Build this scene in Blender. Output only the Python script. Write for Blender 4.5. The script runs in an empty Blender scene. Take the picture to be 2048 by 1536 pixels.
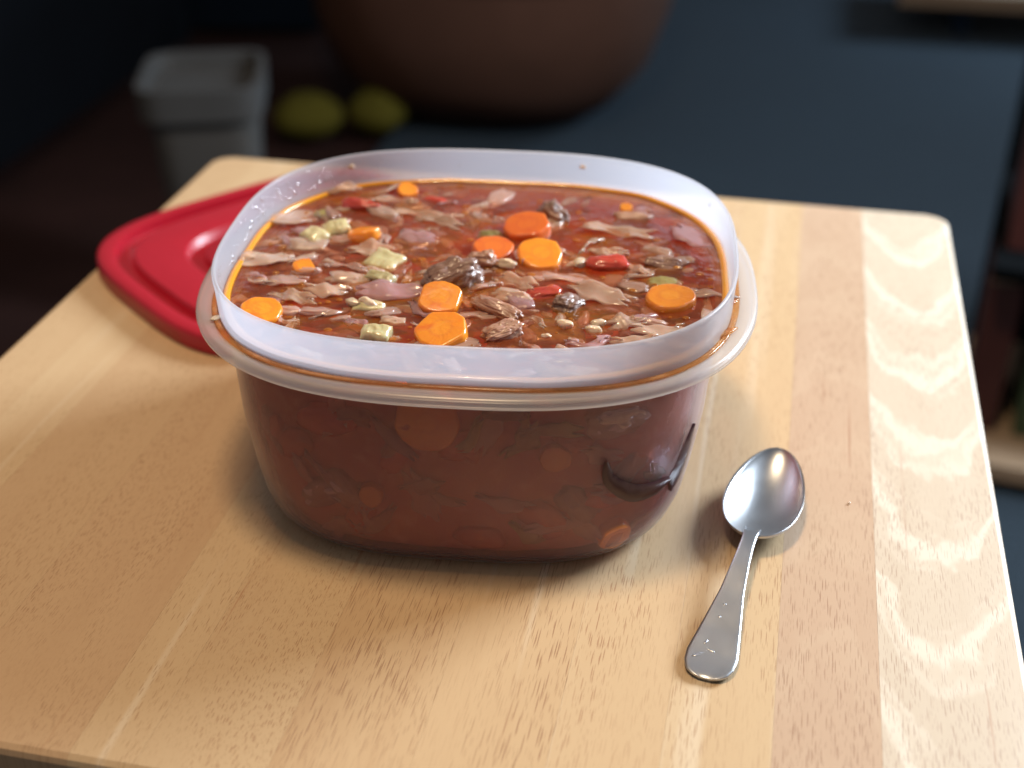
import bpy, math, random
from mathutils import Vector, Matrix, noise, Euler

# ------------------------------------------------------------------ camera, world, lights, exposure
scene = bpy.context.scene
COL = scene.collection
R = math.radians
cam_d = bpy.data.cameras.new('camera'); cam = bpy.data.objects.new('camera', cam_d); COL.objects.link(cam)
cam.location = (0.1011, -0.4199, 0.29)
YAW, PITCH = R(12.01), R(31.57)
cam.rotation_euler = (math.pi/2 - PITCH, 0, YAW)
cam_d.sensor_width = 36.0; cam_d.lens = 2607.3/2048*36
cam_d.clip_start = 0.01; cam_d.clip_end = 60
cam_d.dof.use_dof = True; cam_d.dof.focus_distance = 0.428; cam_d.dof.aperture_fstop = 6.4
scene.camera = cam

world = bpy.data.worlds.new('World'); scene.world = world; world.use_nodes = True
wn = world.node_tree.nodes['Background']
wn.inputs[0].default_value = (0.66, 0.68, 0.73, 1); wn.inputs[1].default_value = 0.24

def area(name, loc, target, sx, sy, power, color, shape='RECTANGLE'):
    d = bpy.data.lights.new(name, 'AREA'); d.shape = shape; d.size = sx; d.size_y = sy
    d.energy = power; d.color = color
    o = bpy.data.objects.new(name, d); COL.objects.link(o); o.location = loc
    o.rotation_euler = (Vector(target) - Vector(loc)).to_track_quat('-Z', 'Y').to_euler()
    return o
area('window_light', (1.00, 0.84, 0.64), (0, 0, 0.04), 0.50, 0.50, 41, (0.78, 0.89, 1.0))
area('ceiling_lamp', (-0.12, -0.03, 1.40), (0, 0, 0), 0.20, 0.20, 11.5, (1.0, 0.74, 0.46), 'DISK')

area('far_rug_fill', (2.1, 3.7, 0.75), (1.0, 2.8, -0.6), 0.8, 0.8, 15, (0.55, 0.78, 1.0)).data.spread = R(80)  # added fill lamp, brightens the far right of the rug with bluish light

vs = scene.view_settings
vs.view_transform = 'Standard'; vs.look = 'None'; vs.exposure = 0.12; vs.gamma = 1.0
scene.cycles.use_denoising = True
scene.cycles.max_bounces = 12; scene.cycles.transparent_max_bounces = 24
scene.cycles.transmission_bounces = 8; scene.cycles.volume_bounces = 1
scene.cycles.caustics_reflective = False; scene.cycles.caustics_refractive = False
scene.cycles.sample_clamp_indirect = 6.0

# ------------------------------------------------------------------ helpers
def cam_ray(px, py):
    f = 2607.3
    v = Vector(((px-1024)/f, -(py-768)/f, -1.0))
    return (cam.rotation_euler.to_matrix() @ v).normalized()
def on_plane(px, py, z):
    d = cam_ray(px, py); o = Vector(cam.location)
    return o + d*((z - o.z)/d.z)

def mesh_obj(name, verts, faces, mat=None, parent=None, smooth=True, sharp=None):
    me = bpy.data.meshes.new(name); me.from_pydata([tuple(v) for v in verts], [], faces)
    me.update()
    if smooth: me.polygons.foreach_set('use_smooth', [True]*len(me.polygons))
    if mat: me.materials.append(mat)
    o = bpy.data.objects.new(name, me); COL.objects.link(o)
    if parent: o.parent = parent
    if smooth and sharp:
        me.set_sharp_from_angle(angle=R(sharp))
    return o
def empty(name, loc=(0,0,0), rot=(0,0,0)):
    o = bpy.data.objects.new(name, None); COL.objects.link(o); o.location = loc; o.rotation_euler = rot
    o.empty_display_size = 0.02
    return o
def tag(o, label, cat, group=None):
    o['label'] = label; o['category'] = cat
    if group: o['group'] = group
    return o
def structure(o): o['kind'] = 'structure'; return o

def spow(v, e): return math.copysign(abs(v)**e, v)
def ring(a, b, n, z, N, cx=0, cy=0):
    out = []
    for i in range(N):
        t = 2*math.pi*i/N
        out.append((cx + a*spow(math.cos(t), 2/n), cy + b*spow(math.sin(t), 2/n), z))
    return out
def even_ring(a, b, n, z, N):
    """superellipse ring with vertices spread evenly along the outline"""
    M = 1440; P = ring(a, b, n, z, M)
    L = [0]
    for i in range(M):
        p, q = P[i], P[(i+1) % M]; L.append(L[-1] + math.hypot(q[0]-p[0], q[1]-p[1]))
    out = []; j = 0
    for i in range(N):
        s = L[-1]*i/N
        while L[j+1] < s: j += 1
        t = (s - L[j])/max(1e-12, L[j+1]-L[j]); p, q = P[j % M], P[(j+1) % M]
        out.append((p[0]+(q[0]-p[0])*t, p[1]+(q[1]-p[1])*t, z))
    return out
def loft(rings, cap_first=False, cap_last=False, closed=False):
    N = len(rings[0]); V = []; F = []
    for r in rings: V += r
    K = len(rings)
    for k in range(K if closed else K-1):
        k2 = (k+1) % K
        for i in range(N):
            j = (i+1) % N
            F.append((k*N+i, k*N+j, k2*N+j, k2*N+i))
    if cap_first: F.append(tuple(reversed(range(N))))
    if cap_last: F.append(tuple(range((K-1)*N, K*N)))
    return V, F
def box(V, F, x0, x1, y0, y1, z0, z1):
    b = len(V)
    V += [(x0,y0,z0),(x1,y0,z0),(x1,y1,z0),(x0,y1,z0),(x0,y0,z1),(x1,y0,z1),(x1,y1,z1),(x0,y1,z1)]
    F += [(b,b+3,b+2,b+1),(b+4,b+5,b+6,b+7),(b,b+1,b+5,b+4),(b+1,b+2,b+6,b+5),(b+2,b+3,b+7,b+6),(b+3,b,b+4,b+7)]

# ------------------------------------------------------------------ materials
class NT:
    def __init__(s, name):
        s.m = bpy.data.materials.new(name); s.m.use_nodes = True; s.t = s.m.node_tree
        s.t.nodes.clear(); s.out = s.n('ShaderNodeOutputMaterial')
    def n(s, typ, **kw):
        nd = s.t.nodes.new(typ)
        for k, v in kw.items():
            if hasattr(nd, k): setattr(nd, k, v)
        return nd
    def l(s, a, b): s.t.links.new(a, b)
    def setin(s, nd, key, v):
        if hasattr(v, 'is_output'): s.l(v, nd.inputs[key])
        else: nd.inputs[key].default_value = v
    def math(s, op, a, b=None, c=None, clamp=False):
        nd = s.n('ShaderNodeMath', operation=op, use_clamp=clamp)
        s.setin(nd, 0, a)
        if b is not None: s.setin(nd, 1, b)
        if c is not None: s.setin(nd, 2, c)
        return nd.outputs[0]
    def mix(s, fac, a, b, blend='MIX'):
        nd = s.n('ShaderNodeMix', data_type='RGBA', blend_type=blend)
        s.setin(nd, 0, fac); s.setin(nd, 6, a); s.setin(nd, 7, b)
        return nd.outputs[2]
    def coords(s, kind='Object', scale=(1,1,1), loc=(0,0,0)):
        tc = s.n('ShaderNodeTexCoord'); mp = s.n('ShaderNodeMapping')
        mp.inputs['Scale'].default_value = scale; mp.inputs['Location'].default_value = loc
        s.l(tc.outputs[kind], mp.inputs['Vector']); return mp.outputs[0]
    def noise(s, vec, scale, detail=4, rough=.55, dist=0):
        nd = s.n('ShaderNodeTexNoise'); s.l(vec, nd.inputs['Vector'])
        nd.inputs['Scale'].default_value = scale; nd.inputs['Detail'].default_value = detail
        nd.inputs['Roughness'].default_value = rough; nd.inputs['Distortion'].default_value = dist
        return nd.outputs['Fac']
    def ramp(s, fac, stops):
        nd = s.n('ShaderNodeValToRGB'); s.l(fac, nd.inputs[0]); cr = nd.color_ramp
        while len(cr.elements) < len(stops): cr.elements.new(0.5)
        for e, (p, c) in zip(cr.elements, stops):
            e.position = p; e.color = (*c, 1) if len(c) == 3 else c
        return nd.outputs[0]
    def smooth(s, v, lo, hi):
        nd = s.n('ShaderNodeMapRange', interpolation_type='SMOOTHSTEP')
        s.setin(nd, 0, v); nd.inputs[1].default_value = lo; nd.inputs[2].default_value = hi
        return nd.outputs[0]
    def bump(s, h, strength, dist):
        nd = s.n('ShaderNodeBump'); nd.inputs['Strength'].default_value = strength
        nd.inputs['Distance'].default_value = dist; s.l(h, nd.inputs['Height']); return nd.outputs[0]
    def principled(s, color, rough=.5, bump=None, **kw):
        nd = s.n('ShaderNodeBsdfPrincipled'); s.setin(nd, 'Base Color', color); s.setin(nd, 'Roughness', rough)
        if bump is not None: s.l(bump, nd.inputs['Normal'])
        for k, v in kw.items(): s.setin(nd, k.replace('_', ' '), v)
        return nd.outputs[0]
    def done(s, surf, vol=None):
        s.l(surf, s.out.inputs['Surface'])
        if vol is not None: s.l(vol, s.out.inputs['Volume'])
        return s.m

def simple(name, color, rough=.6, noise_amt=.25, nscale=40, **kw):
    t = NT(name); c = t.coords(); n = t.noise(c, nscale, 4)
    k = [max(0, 1-noise_amt), 1+noise_amt]
    a = tuple(min(1, x*k[0]) for x in color)+(1,); b = tuple(min(1, x*k[1]) for x in color)+(1,)
    return t.done(t.principled(t.mix(n, a, b), rough, t.bump(n, .15, .004), **kw))

def wood(name, base, dark, pore, seed, arc=0.0, xc=0.0, arc_amt=.35, streak=.5, pore_density=.5, arc_col=(.86,.78,.62), pale=0.0, pore_len=1.0):
    t = NT(name)
    c = t.coords('Object', (1,1,1), (seed*.37, seed*.71, 0))
    sep = t.n('ShaderNodeSeparateXYZ'); t.l(t.coords('Object'), sep.inputs[0])
    X, Y = sep.outputs[0], sep.outputs[1]
    cs = t.coords('Object', (60, 5.0, 30), (seed*3.1, seed*1.7, 0))
    wav = t.noise(cs, 1.0, 5, .6, .6)
    cf = t.coords('Object', (420, 16, 100), (seed*2.3, seed*5.1, 0))
    fine = t.noise(cf, 1.0, 3, .6, .3)
    fac = t.math('ADD', t.math('MULTIPLY', wav, .55*streak*2), t.math('MULTIPLY', fine, .22))
    fac = t.smooth(fac, .30, .86)
    col = t.mix(fac, (*base, 1), (*dark, 1))
    if pale:
        pl = t.smooth(t.noise(t.coords('Object', (75, 3.2, 30), (seed*7.7, seed, 0)), 1.0, 2, .5, .4), .55, .74)
        col = t.mix(t.math('MULTIPLY', pl, pale), col, (*arc_col, 1))
    if arc:
        dx = t.math('SUBTRACT', X, xc)
        wob = t.noise(t.coords('Object', (55, 28, 1), (seed, seed, 0)), 1.0, 3, .55, .3)
        q = t.math('ADD', t.math('SUBTRACT', Y, t.math('MULTIPLY', t.math('MULTIPLY', dx, dx), arc)), t.math('MULTIPLY', wob, .055))
        big = t.noise(t.coords('Object', (14, 9, 1), (seed*2, 0, 0)), 1.0, 2)
        s1 = t.math('SINE', t.math('ADD', t.math('MULTIPLY', q, 105.0), t.math('MULTIPLY', big, 5.0)))
        s2 = t.math('SINE', t.math('MULTIPLY', q, 370.0))
        ss = t.math('ADD', t.math('MULTIPLY', s1, .7), t.math('MULTIPLY', s2, .3))
        col = t.mix(t.math('MULTIPLY', t.smooth(ss, -.1, .95), arc_amt), col, (*arc_col, 1))
    # vessels: short dark dashes along the grain
    pm = 0
    for k, (sx, sy, thr) in enumerate([(1250, 110/pore_len, .26), (2100, 230/pore_len, .25)]):
        vc = t.coords('Object', (sx, sy, .001), (seed*9.1+k*5, seed*4.7+k, 0))
        # slight waviness of the dashes
        vo = t.n('ShaderNodeTexVoronoi', voronoi_dimensions='2D'); t.l(vc, vo.inputs['Vector']); vo.inputs['Scale'].default_value = 1
        d = t.math('SUBTRACT', 1.0, t.smooth(vo.outputs['Distance'], thr*.45, thr))
        sc = t.n('ShaderNodeSeparateColor'); t.l(vo.outputs['Color'], sc.inputs[0])
        keep = t.smooth(sc.outputs[0], 1-pore_density-.15, 1-pore_density+.15)
        v = t.math('MULTIPLY', d, keep); pm = v if k == 0 else t.math('MAXIMUM', pm, t.math('MULTIPLY', v, .7))
    clump = t.smooth(t.noise(t.coords('Object', (45, 10, 1), (seed*1.3, seed*8, 0)), 1.0, 3), .33, .62)
    pm = t.math('MULTIPLY', pm, t.math('ADD', t.math('MULTIPLY', clump, .8), .2))
    col = t.mix(t.math('MULTIPLY', pm, .74), col, (*pore, 1))
    ln = t.noise(t.coords('Object', (520, 7.0, 1), (seed*6.1, seed*2.2, 0)), 1.0, 2, .5, .15)
    lm = t.math('MULTIPLY', t.smooth(ln, .66, .74), t.smooth(t.noise(t.coords('Object', (30, 6, 1), (seed*4, seed, 0)), 1.0, 2), .45, .62))
    col = t.mix(t.math('MULTIPLY', lm, .60), col, (pore[0]*1.25, pore[1]*1.15, pore[2]*1.1, 1))
    # faint cross fleck
    fl = t.noise(t.coords('Object', (700, 1400, 1), (seed, 0, 0)), 1.0, 2)
    col = t.mix(t.math('MULTIPLY', t.smooth(fl, .5, .75), .10), col, (min(1,base[0]*1.2), min(1,base[1]*1.15), base[2]*1.1, 1))
    h = t.math('SUBTRACT', t.math('MULTIPLY', fine, .3), t.math('MULTIPLY', pm, 1.0))
    rough = t.math('ADD', t.math('MULTIPLY', fine, .10), .36)
    return t.done(t.principled(col, rough, t.bump(h, .08, .0005), Specular_IOR_Level=.42))

def plastic(name, milky, tint, rough=.3, spec=.5, diffuse_part=.45, bump=.12, edge=.5, clear=(.97,.97,.985)):
    """thin frosted polypropylene: clear pass-through + white scatter + soft gloss"""
    t = NT(name); c = t.coords()
    n = t.noise(c, 260, 3); n2 = t.noise(c, 26, 2)
    b = t.bump(t.math('ADD', t.math('MULTIPLY', n, .4), n2), bump, .0012)
    tr = t.n('ShaderNodeBsdfTransparent'); tr.inputs[0].default_value = (*clear, 1)
    df = t.n('ShaderNodeBsdfDiffuse'); df.inputs[0].default_value = (*tint, 1); t.l(b, df.inputs['Normal'])
    tl = t.n('ShaderNodeBsdfTranslucent'); tl.inputs[0].default_value = (*tint, 1)
    m1 = t.n('ShaderNodeMixShader'); m1.inputs[0].default_value = diffuse_part; t.l(tl.outputs[0], m1.inputs[1]); t.l(df.outputs[0], m1.inputs[2])
    lw = t.n('ShaderNodeLayerWeight'); lw.inputs[0].default_value = .35
    fac = t.math('ADD', t.math('MULTIPLY', lw.outputs['Facing'], edge*(1-milky)), milky, clamp=True)
    m2 = t.n('ShaderNodeMixShader'); t.l(fac, m2.inputs[0]); t.l(tr.outputs[0], m2.inputs[1]); t.l(m1.outputs[0], m2.inputs[2])
    gl = t.n('ShaderNodeBsdfGlossy'); gl.inputs['Roughness'].default_value = rough; t.l(b, gl.inputs['Normal'])
    fz = t.n('ShaderNodeLayerWeight'); fz.inputs[0].default_value = .5; t.l(b, fz.inputs['Normal'])
    sch = t.math('ADD', t.math('MULTIPLY', t.math('POWER', fz.outputs['Facing'], 5.0), .96), .04)
    m3 = t.n('ShaderNodeMixShader'); t.l(t.math('MULTIPLY', sch, spec), m3.inputs[0]); t.l(m2.outputs[0], m3.inputs[1]); t.l(gl.outputs[0], m3.inputs[2])
    return t.done(m3.outputs[0])

def food(name, c1, c2, c3=None, core=None, rough=.22, sss=.35, alpha=1.0, nscale=250, bump=.35, stretch=(1,1,1), fib=0.0, bdist=.0008, spots=None):
    t = NT(name); c = t.coords('Object', stretch)
    oi = t.n('ShaderNodeObjectInfo')
    va = t.n('ShaderNodeVectorMath', operation='ADD'); t.l(c, va.inputs[0]); t.l(oi.outputs['Location'], va.inputs[1]); c = va.outputs[0]
    n = t.noise(c, nscale, 5, .6, .4); n2 = t.noise(c, nscale*.25, 3)
    col = t.mix(t.smooth(n2, .3, .7), (*c1, 1), (*c2, 1))
    if c3: col = t.mix(t.smooth(n, .5, .75), col, (*c3, 1))
    if spots: col = t.mix(t.smooth(t.noise(c, nscale*.6, 2), .68, .74), col, (*spots, 1))
    if core:
        tc = t.n('ShaderNodeTexCoord'); sp = t.n('ShaderNodeSeparateXYZ'); t.l(tc.outputs['Object'], sp.inputs[0])
        rr = t.math('SQRT', t.math('ADD', t.math('POWER', sp.outputs[0], 2.0), t.math('POWER', sp.outputs[1], 2.0)))
        rr = t.math('ADD', rr, t.math('MULTIPLY', n2, .0022))
        inner = t.math('SUBTRACT', 1.0, t.smooth(rr, .0042, .0052)); ringm = t.math('MULTIPLY', t.smooth(rr, .0040, .0047), t.math('SUBTRACT', 1.0, t.smooth(rr, .0049, .0060)))
        col = t.mix(t.math('MULTIPLY', inner, .35), col, (*core, 1)); col = t.mix(t.math('MULTIPLY', ringm, .35), col, (core[0]*.8, core[1]*.55, core[2], 1))
    hsv = t.n('ShaderNodeHueSaturation'); t.l(col, hsv.inputs['Color'])
    t.l(t.math('ADD', t.math('MULTIPLY', oi.outputs['Random'], .35), .82), hsv.inputs['Value'])
    b = t.bump(t.math('ADD', n, t.math('MULTIPLY', n2, .8)), bump, bdist)
    kw = dict(Specular_IOR_Level=.55, Coat_Weight=.8, Coat_Roughness=.045, Subsurface_Weight=sss, Subsurface_Scale=.0022, Alpha=alpha)
    s = t.principled(hsv.outputs[0], rough+.12, b, **kw)
    for nd in t.t.nodes:
        if nd.type == 'BSDF_PRINCIPLED': nd.inputs['Subsurface Radius'].default_value = (1.0, .5, .3)
    return t.done(s)

# ------------------------------------------------------------------ room around the table
FZ = -0.62
M_floor = simple('dark_floor_boards', (.026,.011,.009), .9, .5, 6, Specular_IOR_Level=.1)
f = mesh_obj('floor', [(-6,-3,FZ),(6,-3,FZ),(6,7,FZ),(-6,7,FZ)], [(0,1,2,3)], M_floor, smooth=False); structure(f)
t = NT('navy_carpet'); cc = t.coords(); nn = t.noise(cc, 140, 3); n2 = t.noise(cc, 3, 2)
M_rug = t.done(t.principled(t.mix(n2, (.012,.022,.033,1), (.015,.029,.043,1)), .95, t.bump(nn, .8, .01)))
V=[];F=[]; box(V,F,-.62,3.2,.45,5.0,FZ+.004,FZ+.014)
f = mesh_obj('rug', V, F, M_rug, smooth=False); structure(f)

def lathe_box(name, a0, b0, a1, b1, z0, z1, n, mat, parent, th=.006, N=64, lip=.012):
    rs = [even_ring(a0*.9,b0*.9,n,z0,N), even_ring(a0,b0,n,z0+.01,N), even_ring(a1,b1,n,z1,N), even_ring(a1-th,b1-th,n,z1,N), even_ring(a0-th,b0-th,n,z0+.02,N)]
    V,F = loft(rs, True, True)
    return mesh_obj(name, V, F, mat, parent, sharp=40)
# grey waste bin
M_bin = simple('grey_bin_plastic', (.075,.069,.063), .9, .08, 12, Specular_IOR_Level=.15)
M_bin_d = simple('grey_bin_rim', (.062,.060,.058), .9, .08, 12, Specular_IOR_Level=.15)
bn = empty('waste_bin', (-.652, 1.147, FZ), (0,0,R(18)))
tag(bn, 'small grey plastic waste bin on the dark floor behind the table', 'bin')
lathe_box('body', .052,.060,.071,.078,0,.340,6,M_bin,bn)
rs=[even_ring(.0715,.0785,6,.318,64),even_ring(.080,.087,6,.318,64),even_ring(.081,.088,6,.360,64),even_ring(.072,.079,6,.360,64),even_ring(.069,.076,6,.345,64)]
V,F=loft(rs,closed=True); mesh_obj('rim',V,F,M_bin_d,bn,sharp=40)
V,F=loft([even_ring(.068,.075,6,.330,64),even_ring(.068,.075,6,.338,64)],True,True); mesh_obj('inner_lid',V,F,M_bin_d,bn,sharp=40)
# brown rounded ottoman
M_ott = simple('brown_leather', (.090,.042,.028), .9, .25, 8, Specular_IOR_Level=.1)
M_ottd = simple('brown_leather_seam', (.05,.028,.018), .6, .25, 8)
ot = empty('ottoman', (-.47, 2.10, FZ+.014)); tag(ot, 'big brown rounded ottoman out of focus behind the container', 'ottoman')
prof=[(.15,.0),(.25,.03),(.31,.10),(.345,.2),(.35,.3),(.34,.4),(.30,.45),(.2,.47),(.02,.475)]
V,F=loft([even_ring(r,r*.95,2.4,z,64) for r,z in prof],True,True); mesh_obj('cushion',V,F,M_ott,ot)
V,F=loft([even_ring(.352+dx,.352*.95+dx,2.4,z,64) for dx,z in((-.004,.298),(.003,.300),(.003,.306),(-.004,.308))]); mesh_obj('seam',V,F,M_ottd,ot)
# two yellow-green cushions
M_yel = simple('yellow_green_cloth', (.080,.066,.009), .9, .35, 15, Specular_IOR_Level=.1)
def pillow(name, loc, a, b, h, rot, mat, label, cat, group=None):
    rs=[]
    for k in range(9):
        u=k/8; s=math.sin(math.pi*min(max(u,.04),.96))**.5
        rs.append(even_ring(a*s, b*s, 2.6, h*u, 32))
    V,F=loft(rs,True,True)
    V=[(x*(1+.08*noise.noise(Vector((x*9,y*9,z*9+loc[0])))),y,z) for x,y,z in V]
    o=mesh_obj(name,V,F,mat); o.location=loc; o.rotation_euler=rot; tag(o,label,cat,group); return o
pillow('cushion',(-.765,1.80,FZ+.014),.066,.055,.085,(0,0,R(15)),M_yel,'yellow green rounded bundle beside the grey bin, nearer the bin','bundle')
pillow('cushion',(-.645,1.85,FZ+.014),.056,.05,.085,(0,0,R(-10)),M_yel,'yellow green rounded bundle nearer the brown ottoman','bundle')
# dark cabinet on the left, navy box
M_blk = simple('black_lacquer', (.003,.004,.006), .9, .3, 6, Specular_IOR_Level=.1)
cb=empty('cabinet',(-1.62,1.75,FZ)); tag(cb,'near black cabinet in the dark at the left edge','cabinet')
V=[];F=[]; box(V,F,-.55,.42,-.3,.5,.05,1.0); mesh_obj('carcass',V,F,M_blk,cb,smooth=False)
V=[];F=[]; box(V,F,-.53,-.08,-.325,-.303,.08,.97); mesh_obj('door',V,F,M_blk,cb,smooth=False)
V=[];F=[]; box(V,F,-.06,.40,-.325,-.303,.08,.97); mesh_obj('door',V,F,M_blk,cb,smooth=False)
M_nav = simple('navy_card', (.010,.020,.040), .9, .3, 6, Specular_IOR_Level=.1)
bx=empty('storage_box',(-1.16,2.6,FZ+.014),(0,0,R(8))); tag(bx,'dark navy storage box standing between the grey bin and the ottoman','box')
V=[];F=[]; box(V,F,-.17,.17,-.15,.15,0,.33); mesh_obj('body',V,F,M_nav,bx,smooth=False)
V=[];F=[]; box(V,F,-.178,.178,-.158,.158,.332,.39); mesh_obj('lid',V,F,M_nav,bx,smooth=False)
# pale wooden bench edge far right
M_bench = simple('pale_bench_wood', (.42,.30,.20), .5, .15, 8)
be=empty('bench',(1.095,2.90,FZ)); tag(be,'pale wooden bench at the top right corner, far behind','bench')
V=[];F=[]; box(V,F,-.75,.9,-.18,.18,.080,.115); mesh_obj('seat',V,F,M_bench,be,smooth=False)
for sx in (-.6,.75):
    V=[];F=[]; box(V,F,sx-.02,sx+.02,-.15,.15,.014,.080); mesh_obj('leg',V,F,M_nav,be,smooth=False)
# low shelf with books right of the table
sh=empty('low_shelf',(.69,1.00,FZ),(0,0,R(-8))); tag(sh,'low dark shelf with a beige board beside the table on the right','shelf')
M_shd = simple('dark_shelf', (.004,.005,.006), .9, .3, 8, Specular_IOR_Level=.05)
V=[];F=[]; box(V,F,-.33,.4,.16,.18,.014,.52); mesh_obj('back_panel',V,F,M_shd,sh,smooth=False)
V=[];F=[]; box(V,F,-.33,.4,-.15,.158,.03,.05); mesh_obj('board',V,F,M_bench,sh,smooth=False)
V=[];F=[]; box(V,F,-.33,.4,-.13,.158,.27,.285); mesh_obj('board',V,F,M_shd,sh,smooth=False)
bk=[('brick red',(.07,.018,.014),.05,-.31,.19),('dull green',(.04,.07,.03),.05,-.25,.17),('rust brown',(.11,.045,.025),.05,-.20,.18),('plum',(.07,.03,.05),.05,-.15,.20),
    ('dark red',(.10,.028,.024),.285,-.30,.16),('off white',(.14,.13,.12),.285,-.235,.19),('slate blue',(.03,.05,.08),.285,-.18,.18)]
for nm,cl,z,x,h in bk:
    b=empty('book',sh.matrix_basis@Vector((x,-.01,z+.001)),(0,0,R(-8)))
    tag(b,f'{nm} book standing on the {"upper" if z>.2 else "lower"} board of the dark shelf','book','books on the low shelf')
    m=simple('cover_'+nm.replace(' ','_'),cl,.6,.1,30)
    V=[];F=[]; box(V,F,-.019,-.016,-.07,.07,0,h); box(V,F,.016,.019,-.07,.07,0,h); box(V,F,-.016,.016,-.07,-.067,0,h); mesh_obj('cover',V,F,m,b,smooth=False)
    V=[];F=[]; box(V,F,-.0155,.0155,-.0665,.064,.004,h-.004); mesh_obj('pages',V,F,M_bench,b,smooth=False)

# ------------------------------------------------------------------ table
TX0, TX1, TY0, TY1, TT = -.2230, .1965, -.1880, .2606, .019
seams = [TX0,-.196,-.170,-.128,-.0805,-.060,-.022,.018,.056,.088,.1195,.1510,TX1]
WCOL = [ # base, dark, pore, kwargs per stave, left to right
 ((0.577,0.401,0.229),(0.473,0.290,0.156),(0.375,0.217,0.105),dict(pore_density=.45)),
 ((0.598,0.426,0.248),(0.489,0.310,0.166),(0.400,0.246,0.120),dict(pore_density=.35,pale=.4)),
 ((0.556,0.375,0.213),(0.458,0.278,0.147),(0.338,0.181,0.083),dict(pore_density=.62)),
 ((0.551,0.367,0.209),(0.453,0.272,0.145),(0.312,0.160,0.075),dict(pore_density=.72,pore_len=.8)),
 ((0.593,0.420,0.243),(0.473,0.290,0.154),(0.338,0.174,0.083),dict(pore_density=.4,pale=.35)),
 ((0.582,0.410,0.236),(0.469,0.285,0.149),(0.312,0.145,0.068),dict(pore_density=.6,pore_len=.7)),
 ((0.571,0.392,0.223),(0.453,0.268,0.139),(.20,.075,.035),dict(pore_density=.70,streak=.6,pore_len=2.2)),
 ((0.577,0.398,0.227),(0.463,0.278,0.147),(.22,.085,.04),dict(pore_density=.6,pale=.45,pore_len=2.4)),
 ((0.593,0.418,0.243),(0.484,0.303,0.163),(.30,.13,.065),dict(pore_density=.6,pale=.6,pore_len=1.7)),
 ((0.598,0.428,0.250),(0.499,0.322,0.177),(.33,.165,.085),dict(pore_density=.55,pale=.3,pore_len=1.8)),
 ((.535,.375,.255),(.46,.305,.195),(.28,.145,.085),dict(pore_density=.6,arc=-60,xc=.136,arc_amt=.12,pore_len=1.7,arc_col=(.70,.56,.39))),
 ((.615,.515,.395),(.53,.420,.305),(.36,.22,.15),dict(pore_density=.62,arc=75,xc=.174,arc_amt=.50,arc_col=(.84,.78,.66),pore_len=1.5)),
]
table = empty('wooden_table', (0,0,0)); tag(table, 'small pale wooden table with a glued stave top under the soup container', 'table')
CR = .011  # corner radius
def stave(x0, x1, first, last, mat):
    g = .00002
    xa = x0 + (0 if first else g); xb = x1 - (0 if last else g)
    # outline counter-clockwise with rounded outer corners
    P = []
    def corner(cx, cy, a0):
        for k in range(7):
            a = R(a0 + 90*k/6); P.append((cx + CR*math.cos(a), cy + CR*math.sin(a)))
    if first: corner(xa+CR, TY0+CR, 180)
    else: P.append((xa, TY0))
    if last: corner(xb-CR, TY0+CR, 270); corner(xb-CR, TY1-CR, 0)
    else: P += [(xb, TY0), (xb, TY1)]
    if first: corner(xa+CR, TY1-CR, 90)
    else: P.append((xa, TY1))
    N = len(P)
    def inset(d):
        out = []
        for x, y in P:
            nx = x + (d if (first and x < xa+CR) else 0) - (d if (last and x > xb-CR) else 0)
            ny = y + (d if y < TY0+CR else 0) - (d if y > TY1-CR else 0)
            # keep rounded corners scaled
            out.append((nx, ny))
        return out
    rings = []
    for d, z in ((.003,-TT),(.0,-TT+.003),(0,-.0028),(.0007,-.0010),(.0024,0)):
        rings.append([(x,y,z) for x,y in inset(d)])
    V,F = loft(rings, True, True)
    return mesh_obj('stave', V, F, mat, table, smooth=False)
for i in range(len(seams)-1):
    base, dark, pore, kw = WCOL[i]
    m = wood(f'stave_wood_{i}', base, dark, pore, i+1.0, **kw)
    stave(seams[i], seams[i+1], i == 0, i == len(seams)-2, m)
M_leg = wood('leg_wood', (.52,.35,.2), (.42,.26,.14), (.25,.12,.05), 40)
for lx, ly in ((TX0+.04,TY0+.04),(TX1-.04,TY0+.04),(TX0+.04,TY1-.04),(TX1-.04,TY1-.04)):
    V=[];F=[]; box(V,F,lx-.014,lx+.014,ly-.014,ly+.014,FZ+.001,-TT-.0405); mesh_obj('leg',V,F,M_leg,table,smooth=False)
for y in (TY0+.05, TY1-.05):
    V=[];F=[]; box(V,F,TX0+.03,TX1-.03,y-.008,y+.008,-TT-.040,-TT-.0005); mesh_obj('apron',V,F,M_leg,table,smooth=False)

# ------------------------------------------------------------------ container
TH = R(6.3)          # turned slightly on the table
CN = 144
SOUP_Z = .0748
M_pp = plastic('frosted_plastic', .46, (.87,.90,.98), rough=.24, diffuse_part=.36, bump=.15)
M_pp_body = plastic('frosted_plastic_bowl', .090, (.64,.50,.54), rough=.36, spec=.8, diffuse_part=.5, edge=.10, bump=.02, clear=(.91,.86,.90))
M_pp_fl = plastic('clear_plastic_flange', .25, (.95,.95,.97), rough=.24, spec=.8, bump=.04)
ct = empty('food_container', (0,0,0), (0,0,TH))
tag(ct, 'frosted clear plastic food container full of soup on the table', 'container')
PZ = [0,.002,.006,.012,.022,.040,.0700]
PA = [.0705,.0745,.0776,.0797,.0818,.0847,.0872]
PB = [.075,.0800,.0828,.0840,.0843,.0838,.0828]
PN = [3.1,3.1,3.15,3.2,3.2,3.2,3.1]
def interp(z, X, Y):
    if z <= X[0]: return Y[0]
    for i in range(len(X)-1):
        if z <= X[i+1]: return Y[i] + (Y[i+1]-Y[i])*(z-X[i])/(X[i+1]-X[i])
    return Y[-1]
def wall(z, off=0.0):
    return interp(z,PZ,PA)+off, interp(z,PZ,PB)+off, interp(z,PZ,PN)
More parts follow.
